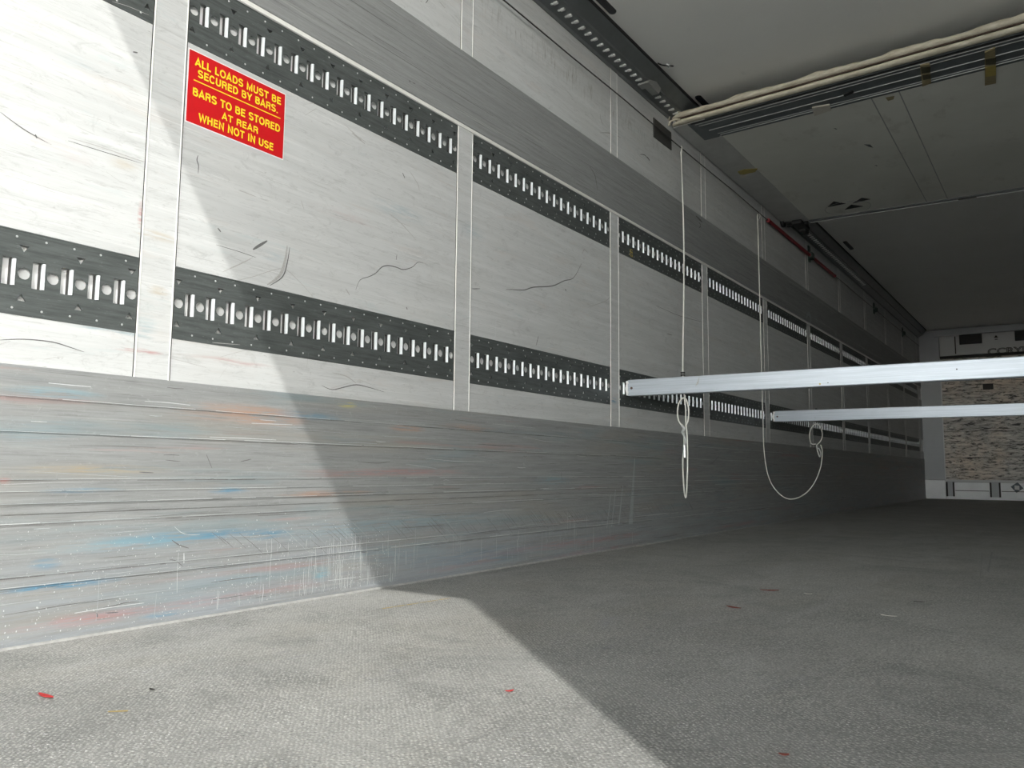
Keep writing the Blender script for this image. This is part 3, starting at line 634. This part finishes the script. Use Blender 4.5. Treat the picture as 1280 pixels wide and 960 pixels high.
bm = bmesh.new(); box(bm, (.0017, SY0+.05*SW, SZ1-.408*SH), (.0023, SY0+.955*SW, SZ1-.394*SH)); lay('rule_line', bm, SIGNY, sg)

# ------------------------------------------------------------------ ceiling corner rail
rail = thing('ceiling_rail', 'long dark toothed steel rail along the corner of wall and ceiling', 'rail', (0, Y0, 2.485))
bm = bmesh.new(); prism(bm, [(0, 2.478), (.006, 2.478), (.010, 2.492), (.070, 2.522), (.072, 2.535), (.118, 2.580), (.126, 2.598), (.0, 2.598)], 'y', Y0+.01, Y1-.15); lay('profile', bm, [RAIL], rail)
bm = bmesh.new(); box(bm, (.116, Y0+.01, 2.586), (.128, Y1-.15, 2.5995)); lay('seal_strip', bm, [BLACK], rail)
TOOTH = plain('worn_bright_tooth', (.80, .81, .80), .4, .4)
bm = bmesh.new(); box(bm, (.038, 0, 2.500), (.062, .016, 2.511), 0, .003); box(bm, (.030, -.005, 2.498), (.040, .006, 2.5055), 0, .002)
t0 = lay('tooth', bm, TOOTH, rail); t0['label'] = 'small bright tooth'
ys = [y for y in [1.9+.0625*i for i in range(125)] if not (3.86 < y < 4.05) and not (4.42 < y < 6.75)]
t0.location = (0, ys[0], 0)
for y in ys[1:]:
    t = t0.copy(); col.objects.link(t); t.location = (0, y, 0)
# latch on the rail and hook on the ceiling
bm = bmesh.new(); prism(bm, [(3.88, 2.490), (4.02, 2.486), (4.05, 2.530), (3.99, 2.545), (3.90, 2.520)], 'x', .045, .085); box(bm, (.03, 3.86, 2.484), (.095, 3.92, 2.494), 0, .003)
for yy in (3.94, 4.0): cyl(bm, (.043, yy, 2.505), (.0455, yy, 2.505), .008, 1)
tag(obj('rail_latch', bm, [plain('worn_latch_steel', (.34, .35, .34), .45, .4), BLACK]), 'small dark latch block clamped on the toothed ceiling rail', 'latch')
bm = bmesh.new(); a = P(822, 79, 2, 2.598); b = P(834, 82, 2, 2.585)
tube(bm, catmull([a, (a+b)/2+Vector((0, 0, -.004)), b], 4), .004, 0, 6); cyl(bm, b-Vector((.008, -.01, -.014)), b+Vector((.006, .02, .0)), .009, 1, 8); cyl(bm, b, b+Vector((.02, .035, .006)), .004, 0, 6)
tag(obj('cable_clip', bm, [BLACK, BRIGHT]), 'tiny wire clip sticking out from rail onto the ceiling', 'clip')
# lamps let into the ceiling
def lamp(x, y0, y1, label):
    bm = bmesh.new(); r = .017; n = 10
    pr = [(x+r*math.cos(a), y1-r+r*math.sin(a)) for a in [math.pi*i/n for i in range(n+1)]] + [(x-r*math.cos(a), y0+r-r*math.sin(a)) for a in [math.pi*i/n for i in range(n+1)]]
    prism(bm, pr, 'z', H-.008, H+.001); t = thing('ceiling_lamp', label, 'lamp', (x, (y0+y1)/2, H), 'oblong ceiling lamps')
    lay('lens', bm, LENS, t)
    bm = bmesh.new(); q = [(x+(a-x)*1.08, y+(.002 if y > (y0+y1)/2 else -.002)) for a, y in pr]; prism(bm, q, 'z', H-.003, H+.001); lay('frame', bm, BLACK, t)
lamp(.163, 2.95, 3.33, 'unlit black oblong ceiling lamp cut by the top edge of the photo')
lamp(.166, 4.385, 4.76, 'unlit dark oblong ceiling lamp tucked in front of the beige seal')
lamp(.190, 8.06, 8.38, 'unlit dim oblong ceiling lamp beyond the raised partition')

# ------------------------------------------------------------------ raised partition wall under the ceiling
PZ = 2.44; PX0, PX1, PA, PB = .004, W-.004, 4.372, 6.72
part = thing('raised_partition', 'white partition panel folded up under ceiling with beige padded seal', 'partition', (W/2, PA, PZ))
bm = bmesh.new(); box(bm, (.21, PA+.29, PZ), (PX1-.2, PB-.05, PZ+.06), 0)
PAN = M('dull_white_panel', .5, 0, .3); c = PAN.mix(PAN.rng(PAN.noise((2, 2, 1), 5), .35, .68), (.72, .72, .66), (.80, .80, .74))
c = PAN.mix(PAN.rng(PAN.noise((6, 3, 1), 5, .7, (3, 3, 3)), .58, .74, 0, .5), c, (.46, .44, .38)); PAN.color(c)
for x in (1.075, 1.215): box(bm, (x-.003, PA+.30, PZ-.001), (x+.003, PB-.06, PZ+.001), 1)
v = [Vector((.80, 5.60, 0)), Vector((.86, 5.65, 0)), Vector((.90, 5.74, 0)), Vector((.88, 5.86, 0))]
lay('panel_face', bm, [PAN.m, SCR_S], part)
bm = bmesh.new()
for a, b, px_, py_ in ((0, 0, 1085, 182), (0, 0, 1095, 207), (0, 0, 1044, 161)):
    p = P(px_, py_, 2, PZ-.0008); k = .035 if py_ == 182 else .012
    prism(bm, [(p.x-k*.5, p.y-k), (p.x+k*.4, p.y-k*.3), (p.x+k*.6, p.y+k*1.6), (p.x, p.y+k*.6)], 'z', PZ-.0010, PZ-.0004)
lay('scuff_mark', bm, SCR_D, part)
bm = bmesh.new(); box(bm, (PX0+.002, PA+.02, PZ), (.212, PB, PZ+.055), 0, .003); box(bm, (.200, PA+.29, PZ-.002), (.214, PB, PZ), 0); lay('side_board', bm, [SIDE], part)
bm = bmesh.new(); box(bm, (PX1-.212, PA+.02, PZ), (PX1, PB, PZ+.055), 0, .003); lay('side_board', bm, [SIDE], part)
bm = bmesh.new()
box(bm, (.10, PA+.022, PZ-.001), (PX1-.1, PA+.30, PZ+.05), 0)
for y, w, hgt in ((.050, .005, .002), (.082, .005, .002), (.170, .006, .003), (.245, .004, .002), (.268, .005, .003)):
    x0 = .12+.35*y
    prism(bm, [(PA+y, PZ-.001), (PA+y+w*.25, PZ-.001-hgt), (PA+y+w*.75, PZ-.001-hgt), (PA+y+w, PZ-.001)], 'x', x0, PX1-.12, 1)
box(bm, (.12, PA+.020, PZ-.0016), (PX1-.12, PA+.040, PZ-.0009), 2)
lay('edge_profile', bm, [TRIMD, BRIGHT, BLACK], part)
bm = bmesh.new(); box(bm, (.21, PB-.06, PZ-.006), (PX1-.2, PB-.01, PZ+.05), 0); box(bm, (.21, PB-.008, PZ-.010), (PX1-.2, PB+.002, PZ+.02), 1); box(bm, (1.28, PB-.03, PZ-.009), (1.40, PB-.005, PZ-.005), 2); lay('rear_profile', bm, [TRIM, BRIGHT, BLACK], part)
# padded seal: two puffed rolls, the upper one wavy
rs = random.Random(7)
wav = [0]*40
def puff(x): return .016*max(-.4, math.sin(x*15+.6))+.007*math.sin(x*31+1)+.004*math.sin(x*67)
for nm, z0, hh, amp in (('lower_seal', PZ+.012, .024, .12), ('upper_seal', PZ+.054, .030, 1.0)):
    bm = bmesh.new(); pr = []
    N = 120; rings = []
    for i in range(N+1):
        t = i/N; x = PX0+.006+(PX1-PX0-.012)*t; e = min(1, min(t, 1-t)*28+.25); k = e**.5
        tt = hh+(puff(x)*amp)*min(1, t*6); cy_ = PA-.004+(1-k)*.03
        ring = []
        for j in range(12):
            a = 2*math.pi*j/12; zz = math.sin(a)*hh*.5*(1+.0)*k; 
            if math.sin(a) > 0: zz = math.sin(a)*tt*.62*k
            ring.append(bm.verts.new((x, cy_-math.cos(a)*.024*k, z0+zz)))
        rings.append(ring)
    for i in range(N):
        for j in range(12): bm.faces.new((rings[i][j], rings[i][(j+1) % 12], rings[i+1][(j+1) % 12], rings[i+1][j]))
    bm.faces.new(rings[0]); bm.faces.new(rings[-1][::-1]); o = lay(nm, bm, SEAL, part)
    for p in o.data.polygons: p.use_smooth = True
bm = bmesh.new(); box(bm, (PX0+.03, PA-.020, PZ+.030), (PX1-.03, PA+.02, PZ+.035)); lay('seal_seam', bm, plain('dark_brown_seam', (.10, .07, .05), .8), part)
bm = bmesh.new(); box(bm, (PX0+.02, PA+.03, PZ+.04), (PX1-.02, PB-.1, PZ+.09)); lay('core', bm, SIDE, part)
bm = bmesh.new()
tube(bm, catmull([(.006, PA-.035, PZ+.03), (.012, PA-.03, PZ+.065), (.05, PA-.02, PZ+.075), (.08, PA-.015, PZ+.06)], 5), .006, 0, 8)
tube(bm, catmull([(.004, PA-.03, PZ-.002), (.012, PA-.03, PZ+.02), (.04, PA-.022, PZ+.03), (.07, PA-.016, PZ+.022)], 5), .006, 0, 8); lay('seal_end_loop', bm, SEAL, part)
# round relief grille with three dark wedge openings
bm = bmesh.new(); cx, cy = .545, 6.515
tube(bm, [(cx+.165*math.cos(a), cy+.165*math.sin(a), PZ-.001) for a in [2*math.pi*k/40 for k in range(40)]], .003, 0, 6, True)
lay('grille_rim', bm, SIDE, part)
for pts in ([(1034, 259), (1042, 252), (1057, 254.5)], [(1066, 254), (1077, 247.5), (1088, 249)], [(1056, 262), (1064, 256), (1079, 258)]):
    bm = bmesh.new(); q = [P(a, b, 2, PZ-.002) for a, b in pts]; prism(bm, [(p.x, p.y) for p in q], 'z', PZ-.003, PZ-.0005); o = lay('grille_opening', bm, BLACK, part); o['label'] = 'black wedge opening'
# hinge arm at the far corner
bm = bmesh.new(); box(bm, (.09, PB-.12, PZ-.035), (.17, PB+.14, PZ-.001), 0, .008); box(bm, (.10, PB+.05, PZ-.06), (.16, PB+.16, PZ+.06), 0, .01); cyl(bm, (.03, PB-.02, PZ-.01), (.20, PB-.02, PZ-.01), .016); lay('hinge_arm', bm, BLACK, part)
bm = bmesh.new(); cyl(bm, (.006, PB-.10, PZ+.0), (.03, PB-.10, PZ+.0), .040, 0, 18); cyl(bm, (.03, PB-.10, PZ), (.10, PB-.06, PZ-.006), .012, 0, 10); lay('roller', bm, BLACK, part)
bm = bmesh.new(); box(bm, (.045, PB+.16, 2.470), (.085, PB+.36, 2.480), 0, .003); lay('catch_plate', bm, BRIGHT, part)
# tape pieces stuck on the panel
def tape(pix, mat, label, z=PZ-.008, zt=None):
    bm = bmesh.new(); q = [P(a, b, 2, z) for a, b in pix]; prism(bm, [(p.x, p.y) for p in q], 'z', z-.001, PZ-.0012 if zt is None else zt); o = lay('tape_piece', bm, mat, part); o['label'] = label
tape([(1015, 135), (1037, 131), (1039, 138), (1018, 145)], PALE, 'pale torn tape piece')
tape([(1150, 82), (1162, 80), (1164, 104), (1153, 108)], BRN, 'brown tape strip')
tape([(1151, 84), (1163, 83), (1163, 91), (1152, 92)], OLIVE, 'dark olive tape patch', PZ-.0095, PZ-.0085)
tape([(1153, 94), (1163, 93), (1163, 98), (1154, 100)], OLIVE, 'dark olive tape patch', PZ-.0095, PZ-.0085)
tape([(1231, 66), (1244, 60), (1245, 104), (1231, 107)], BRN, 'long brown tape strip')
tape([(1232, 74), (1245, 72), (1245, 80), (1232, 81)], OLIVE, 'dark olive tape patch', PZ-.0095, PZ-.0085)
tape([(1232, 84), (1245, 82), (1245, 94), (1232, 96)], YEL, 'ochre tape patch', PZ-.0095, PZ-.0085)
tape([(922, 215), (930, 212), (947, 211), (944, 215), (930, 218), (925, 218)], YEL, 'crumpled yellow tape', PZ-.004)
tape([(925, 220), (935, 218), (931, 221.5), (926, 222.5)], PALE, 'white tape scrap', PZ-.004)
tape([(1107, 122), (1118, 120), (1117, 124), (1110, 126)], BRN, 'brown tape scrap', PZ-.002)
bm = bmesh.new(); q = [P(a, b, 2, PZ-.007) for a, b in ((1054, 118), (1066, 113), (1067, 116), (1056, 121))]; prism(bm, [(p.x, p.y) for p in q], 'z', PZ-.0085, PZ-.002); lay('dent', bm, BLACK, part)

# the panel hangs slightly askew: its rear-facing edge leans out towards the middle
for o in list(part.children):
    if o.name.startswith(('tape_piece', 'scuff', 'dent', 'grille', 'hinge', 'roller', 'catch')): continue
    if len(o.data.vertices) < 9 and o.name.startswith('core'): pass
    for v in o.data.vertices:
        t = min(1, max(0, (v.co.y-PA)/(PB-PA))); v.co.y += v.co.x*(-.052*(1-t)+.034*t)
# black rubber flap on the wall at the partition corner
FLAP = plain('worn_black_rubber', (.05, .05, .048), .6)
bm = bmesh.new(); q = [WP(816, 147), WP(838, 166), WP(838.5, 188), WP(816.5, 171)]
prism(bm, [(p.y, p.z) for p in q], 'x', .001, .006); tag(obj('rubber_flap', bm, FLAP), 'black square rubber flap on wall under corner of partition seal', 'flap')

# ------------------------------------------------------------------ guide wire, red sleeve, clips
WZ = 2.345
bm = bmesh.new(); tube(bm, [(.022, Y0+.1+i*(Y1-Y0-.3)/24, WZ+.012*math.cos(i*2.1)*.3) for i in range(25)], .0032, 0, 6)
tag(obj('guide_wire', bm, STEEL), 'thin dark wire running along the upper left wall', 'wire')
for a, b, lab in ((6.20, 7.42, 'longer dark red sleeve on the wire, nearer than the clip'), (7.50, 8.36, 'shorter dark red sleeve on the wire beyond the clip')):
    bm = bmesh.new(); cyl(bm, (.022, a, WZ), (.022, b, WZ), .0135, 0, 14)
    for e in (a, b): cyl(bm, (.022, e-.006, WZ), (.022, e+.006, WZ), .0155, 0, 14)
    tag(obj('wire_sleeve', bm, REDT), lab, 'sleeve', 'red sleeves threaded on the wall wire')
for y, k, lab in ((7.46, 1., 'dark green clip block between the two red sleeves'), (10.4, .9, 'dark clip block on the wire far beyond the red sleeves'), (12.4, .9, 'dark clip block on the wire nearest the front wall')):
    bm = bmesh.new(); box(bm, (.002, y-.035*k, WZ-.055*k), (.012, y+.035*k, WZ+.095*k), 0, .004); box(bm, (.008, y-.045*k, WZ-.03*k), (.045, y+.045*k, WZ+.028*k), 0, .008)
    cyl(bm, (.012, y, WZ+.06*k), (.018, y, WZ+.06*k), .012, 0, 10)
    tag(obj('wire_clip', bm, plain('dark_green_plastic', (.03, .055, .045), .5)), lab, 'clip', 'clips holding the wall wire')

# ------------------------------------------------------------------ load bars across the trailer
def bar(y, z0, z1, x0, label, dots):
    t = thing('load_bar', label, 'bar', (x0, y, z0), 'aluminium load bars across the trailer')
    d = .042
    bm = bmesh.new(); box(bm, (x0+.012, y-d/2, z0), (W-.045, y+d/2, z1), 0, .004); 
    for zz in (z0+.014, z1-.014): box(bm, (x0+.02, y-d/2-.0008, zz-.0012), (W-.05, y-d/2+.0004, zz+.0012), 0)
    lay('beam', bm, [ALU], t)
    zc = (z0+z1)/2
    for s in (0, 1):
        bm = bmesh.new(); X0 = x0 if s == 0 else W-.006; sg_ = 1 if s == 0 else -1
        def bx_(a, b, mi=0, bev=.002): box(bm, (X0+sg_*a[0], a[1], a[2]), (X0+sg_*b[0], b[1], b[2]), mi, bev)
        bx_((.001, y-.016, z0+.004), (.020, y+.016, z1-.004)); bx_((-.012, y-.008, zc-.020), (.004, y+.008, zc+.020))
        for zz in (z0+.012, z1-.020): bx_((.003, y-.024, zz), (.018, y-.012, zz+.012))
        o = lay('end_claw', bm, CHAN, t); o['label'] = 'galvanised locking claw at the bar end'
    bm = bmesh.new(); cyl(bm, (x0+.035, y-d/2-.002, zc-.002), (x0+.035, y-d/2+.004, zc-.002), .0065, 0, 12); lay('rivet', bm, plain('rusty_rivet', (.10, .06, .05), .6), t)
    bm = bmesh.new(); cyl(bm, (W-.08, y-d/2-.002, zc-.002), (W-.08, y-d/2+.004, zc-.002), .0065, 0, 12); lay('rivet', bm, STEEL, t)
    for (px, py, r, mt) in dots:
        p = P(px, py, 1, y-d/2); bm = bmesh.new(); cyl(bm, (p.x, y-d/2-.0012, p.z), (p.x, y-d/2+.001, p.z), r, 0, 7); lay('stain_spot', bm, mt, t)
    return t
b1 = bar(3.762, .768, .851, .006, 'nearer aluminium load bar across trailer, larger with its pale face lit', [(1196, 461.5, .003, STEEL), (1025, 480, .0045, YEL), (1035, 478.5, .0025, STEEL), (1224, 447, .002, STEEL)])
bm = bmesh.new(); p0 = P(872, 477, 1, 3.741)
prism(bm, [(p0.x-.012, p0.z-.022), (p0.x+.004, p0.z-.010), (p0.x+.010, p0.z+.026), (p0.x+.002, p0.z+.006)], 'y', 3.7398, 3.742); o = lay('dent_mark', bm, SCR_S, b1)
b2 = bar(6.262, .768, .851, .006, 'farther aluminium load bar across trailer, thinner in the picture', [(1019, 520+2, .002, STEEL)])

# ------------------------------------------------------------------ hanging cords
def ringpts(c, ry, rz, n=20, tilt=0): return [(c[0]+ry*math.cos(2*math.pi*i/n)*.95, c[1]+ry*math.cos(2*math.pi*i/n)*.2, c[2]+rz*math.sin(2*math.pi*i/n)) for i in range(n)]
c1 = thing('hanging_cord', 'nearer pale cord from the wall wire, doubled below the nearer bar', 'cord', (.03, 4.46, WZ), 'cords hanging from the wall wire')
yb = 3.792
top = Vector((.026, 4.47, WZ-.02)); kn = P(853.5, 468, 1, yb)
bm = bmesh.new(); tube(bm, catmull([(.024, 4.47, WZ+.008), (.034, 4.462, WZ-.010), (.030, 4.455, WZ-.05), top.lerp(kn, .05), top.lerp(kn, .5)+Vector((.012, 0, 0)), kn, P(855, 490, 1, yb), P(856, 497, 1, yb-.02)], 8), .0042, 0, 8)
tube(bm, catmull([(.020, 4.485, WZ+.004), (.022, 4.49, WZ-.03), (.028, 4.458, WZ-.055)], 5), .003, 0, 6)
lay('cord', bm, CORD, c1)
bm = bmesh.new(); 
for py in (466, 469): 
    q = P(853.5, py, 1, yb); tube(bm, [(q.x+.008*math.cos(a), q.y+.008*math.sin(a), q.z) for a in [2*math.pi*k/10 for k in range(10)]], .0045, 0, 6, True)
lay('knot', bm, STEEL, c1)
yb = 3.745
bm = bmesh.new(); tube(bm, catmull([P(a, b, 1, yb) for a, b in ((853, 532), (848.5, 526), (847, 514), (849, 503), (854, 497.5), (858.5, 501), (861, 513), (860, 526), (857, 532))], 6), .0040, 0, 8); lay('upper_loop', bm, CORD, c1)
bm = bmesh.new(); tube(bm, catmull([P(a, b, 1, yb) for a, b in ((855.5, 498), (857, 510), (857.5, 530), (859, 545), (859.5, 575), (859, 600), (857.5, 622), (855, 610), (853.5, 580), (855, 560), (855, 545), (853, 530))], 6), .0036, 0, 8); lay('lower_loop', bm, CORD, c1)
bm = bmesh.new(); tube(bm, catmull([P(a, b, 1, yb-.006) for a, b in ((852, 532), (856, 536), (853, 540), (856, 546), (857, 552), (855, 556))], 5), .0055, 0, 8); cyl(bm, P(855.5, 555, 1, yb), P(855.8, 572, 1, yb), .007, 0, 8); o = lay('hook', bm, BRIGHT, c1)
c2 = thing('hanging_cord', 'farther pale cord from the wall wire that sags and loops up to the farther bar', 'cord', (.03, 5.95, WZ), 'cords hanging from the wall wire')
pl_ = [(945, 268, 5.955), (945, 300, 5.957), (944.5, 380, 5.96), (944.5, 490, 5.965), (945, 525, 5.97), (950, 565, 5.98), (961, 597, 6.0), (972, 615, 6.03), (985, 623.5, 6.06), (998, 622, 6.1), (1010, 614, 6.13), (1020, 600, 6.16), (1026, 583, 6.18), (1028, 566, 6.2), (1026, 556, 6.21)]
bm = bmesh.new(); pp = [P(a, b, 1, y) for a, b, y in pl_]; 
for q in pp: q.x = max(q.x, .016)
tube(bm, catmull(pp, 6), .0040, 0, 8); tube(bm, catmull([(.020, 5.99, WZ+.004), (.026, 5.985, WZ-.03), (.020, 5.957, WZ-.06)], 5), .003, 0, 6); lay('cord', bm, CORD, c2)
bm = bmesh.new(); tube(bm, catmull([P(a, b, 1, 6.24) for a, b in ((1020, 555), (1014, 554), (1012, 543), (1015, 534), (1020, 530), (1025, 533), (1028, 543), (1026, 551), (1021, 556))], 6), .0040, 0, 8); lay('upper_loop', bm, CORD, c2)
bm = bmesh.new(); tube(bm, catmull([P(a, b, 1, 6.225) for a, b in ((1021, 556), (1022, 564), (1025, 571), (1026, 566), (1024, 561), (1021.5, 560))], 6), .0052, 0, 8); lay('hook', bm, BRIGHT, c2)
# dot of the loop's hanger on top of bar 2
bm = bmesh.new(); q = P(1020, 512, 1, 6.262); cyl(bm, (q.x, 6.262, .850), (q.x, 6.262, .862), .008, 0, 8); lay('knot', bm, STEEL, c2)

# ------------------------------------------------------------------ litter on the floor
def leaf(px, py, L, Wd, ang, mat, name, label, cat, curl=.0012, group=None):
    p = P(px, py, 2, 0); bm = bmesh.new(); n = 7; rows = []
    for i in range(n):
        t = i/(n-1); w = Wd*math.sin(math.pi*(.06+.88*t))**.8/2; x = (t-.5)*L; z = .0012+curl*(t-.5)**2*4
        rows.append([(x, -w, z+curl*.5), (x, 0, z), (x, w, z+curl*.5)])
    for dz in (0, .0008):
        vs2 = [[bm.verts.new((a, b, c_+dz)) for a, b, c_ in r] for r in rows]
        for i in range(n-1):
            for j in (0, 1): bm.faces.new((vs2[i][j], vs2[i+1][j], vs2[i+1][j+1], vs2[i][j+1]))
        if dz == 0: lowv = vs2
    for i in range(n-1):
        for j in (0, 2): bm.faces.new((lowv[i][j], lowv[i+1][j], vs2[i+1][j], vs2[i][j]))
    for i in (0, n-1):
        for j in (0, 1): bm.faces.new((lowv[i][j], lowv[i][j+1], vs2[i][j+1], vs2[i][j]))
    o = obj(name, bm, mat); o.location = (p.x, p.y, 0); o.rotation_euler = (0, 0, ang); tag(o, label, cat, group); return o
g = 'bits of dry leaf and chips lying on the floor'
leaf(57, 871, .045, .010, R(2), LEAFR, 'dry_leaf', 'bright red dry leaf on the sunlit floor at lower left', 'leaf', group=g)
leaf(637, 865, .016, .006, R(60), LEAFR, 'dry_leaf', 'tiny red leaf scrap on sunlit floor near the shadow edge', 'leaf', group=g)
leaf(980, 945, .014, .008, R(20), LEAFB, 'dry_leaf', 'tiny dull red scrap on shaded floor at lower edge', 'leaf', group=g)
leaf(962, 738.5, .06, .02, R(30), LEAFB, 'dry_leaf', 'brown red leaf on shaded floor, larger of the far pair', 'leaf', group=g)
leaf(917, 760, .05, .018, R(-20), LEAFB, 'dry_leaf', 'pale brown leaf on shaded floor, nearer of the far pair', 'leaf', group=g)
leaf(190, 863, .012, .006, R(10), CHIPD, 'dark_chip', 'small black chip on the sunlit floor', 'chip', .001, g)
leaf(1149, 753, .03, .008, R(10), CHIPD, 'dark_chip', 'small black chip on the shaded floor at right', 'chip', .001, g)
leaf(1111, 770.5, .04, .007, R(0), CHIPW, 'pale_chip', 'slender pale splinter on the shaded floor at right', 'splinter', .001, g)
leaf(1010, 743, .025, .010, R(0), CHIPW, 'pale_chip', 'small pale flake right of the brown red leaf', 'flake', .001, g)
leaf(797, 683, .06, .018, R(0), CHIPW, 'pale_chip', 'small white flake beside the foot of the wall', 'flake', .001, g)
# worn paint lines on the floor (flush)
bm = bmesh.new()
def fl(p, q, w, mi, dash=1):
    a, b = P(*p, 2, 0), P(*q, 2, 0); d = (b-a); L = d.length; d.normalize(); nn = Vector((-d.y, d.x, 0))
    r_ = random.Random(int(p[0])); t = 0
    while t < L:
        s = r_.uniform(.01, .04) if dash else L; e = min(L, t+s); ww = w*(r_.uniform(.5, 1.1) if dash else 1)
        vv = [a+d*t-nn*ww/2, a+d*e-nn*ww/2, a+d*e+nn*ww/2, a+d*t+nn*ww/2]
        f = bm.faces.new([bm.verts.new((k.x, k.y, .0007)) for k in vv]); f.material_index = mi; t = e+(r_.uniform(.001, .008) if dash else 1)
fl((478, 761), (562, 748), .008, 0); fl((1002, 674), (1060, 676), .02, 1); fl((1225, 659), (1245, 662), .02, 1); fl((135, 890), (160, 889), .008, 0); fl((640, 905), (570, 935), .003, 1)
fl((1222, 760), (1228, 690), .003, 1); fl((1235, 715), (1240, 690), .008, 1)
mk = struct('floor_marks', bm, [plain('worn_yellow_line', (.55, .42, .16), .7, 0, .3, 200), plain('worn_white_line', (.36, .36, .35), .7, 0, .3, 200)])
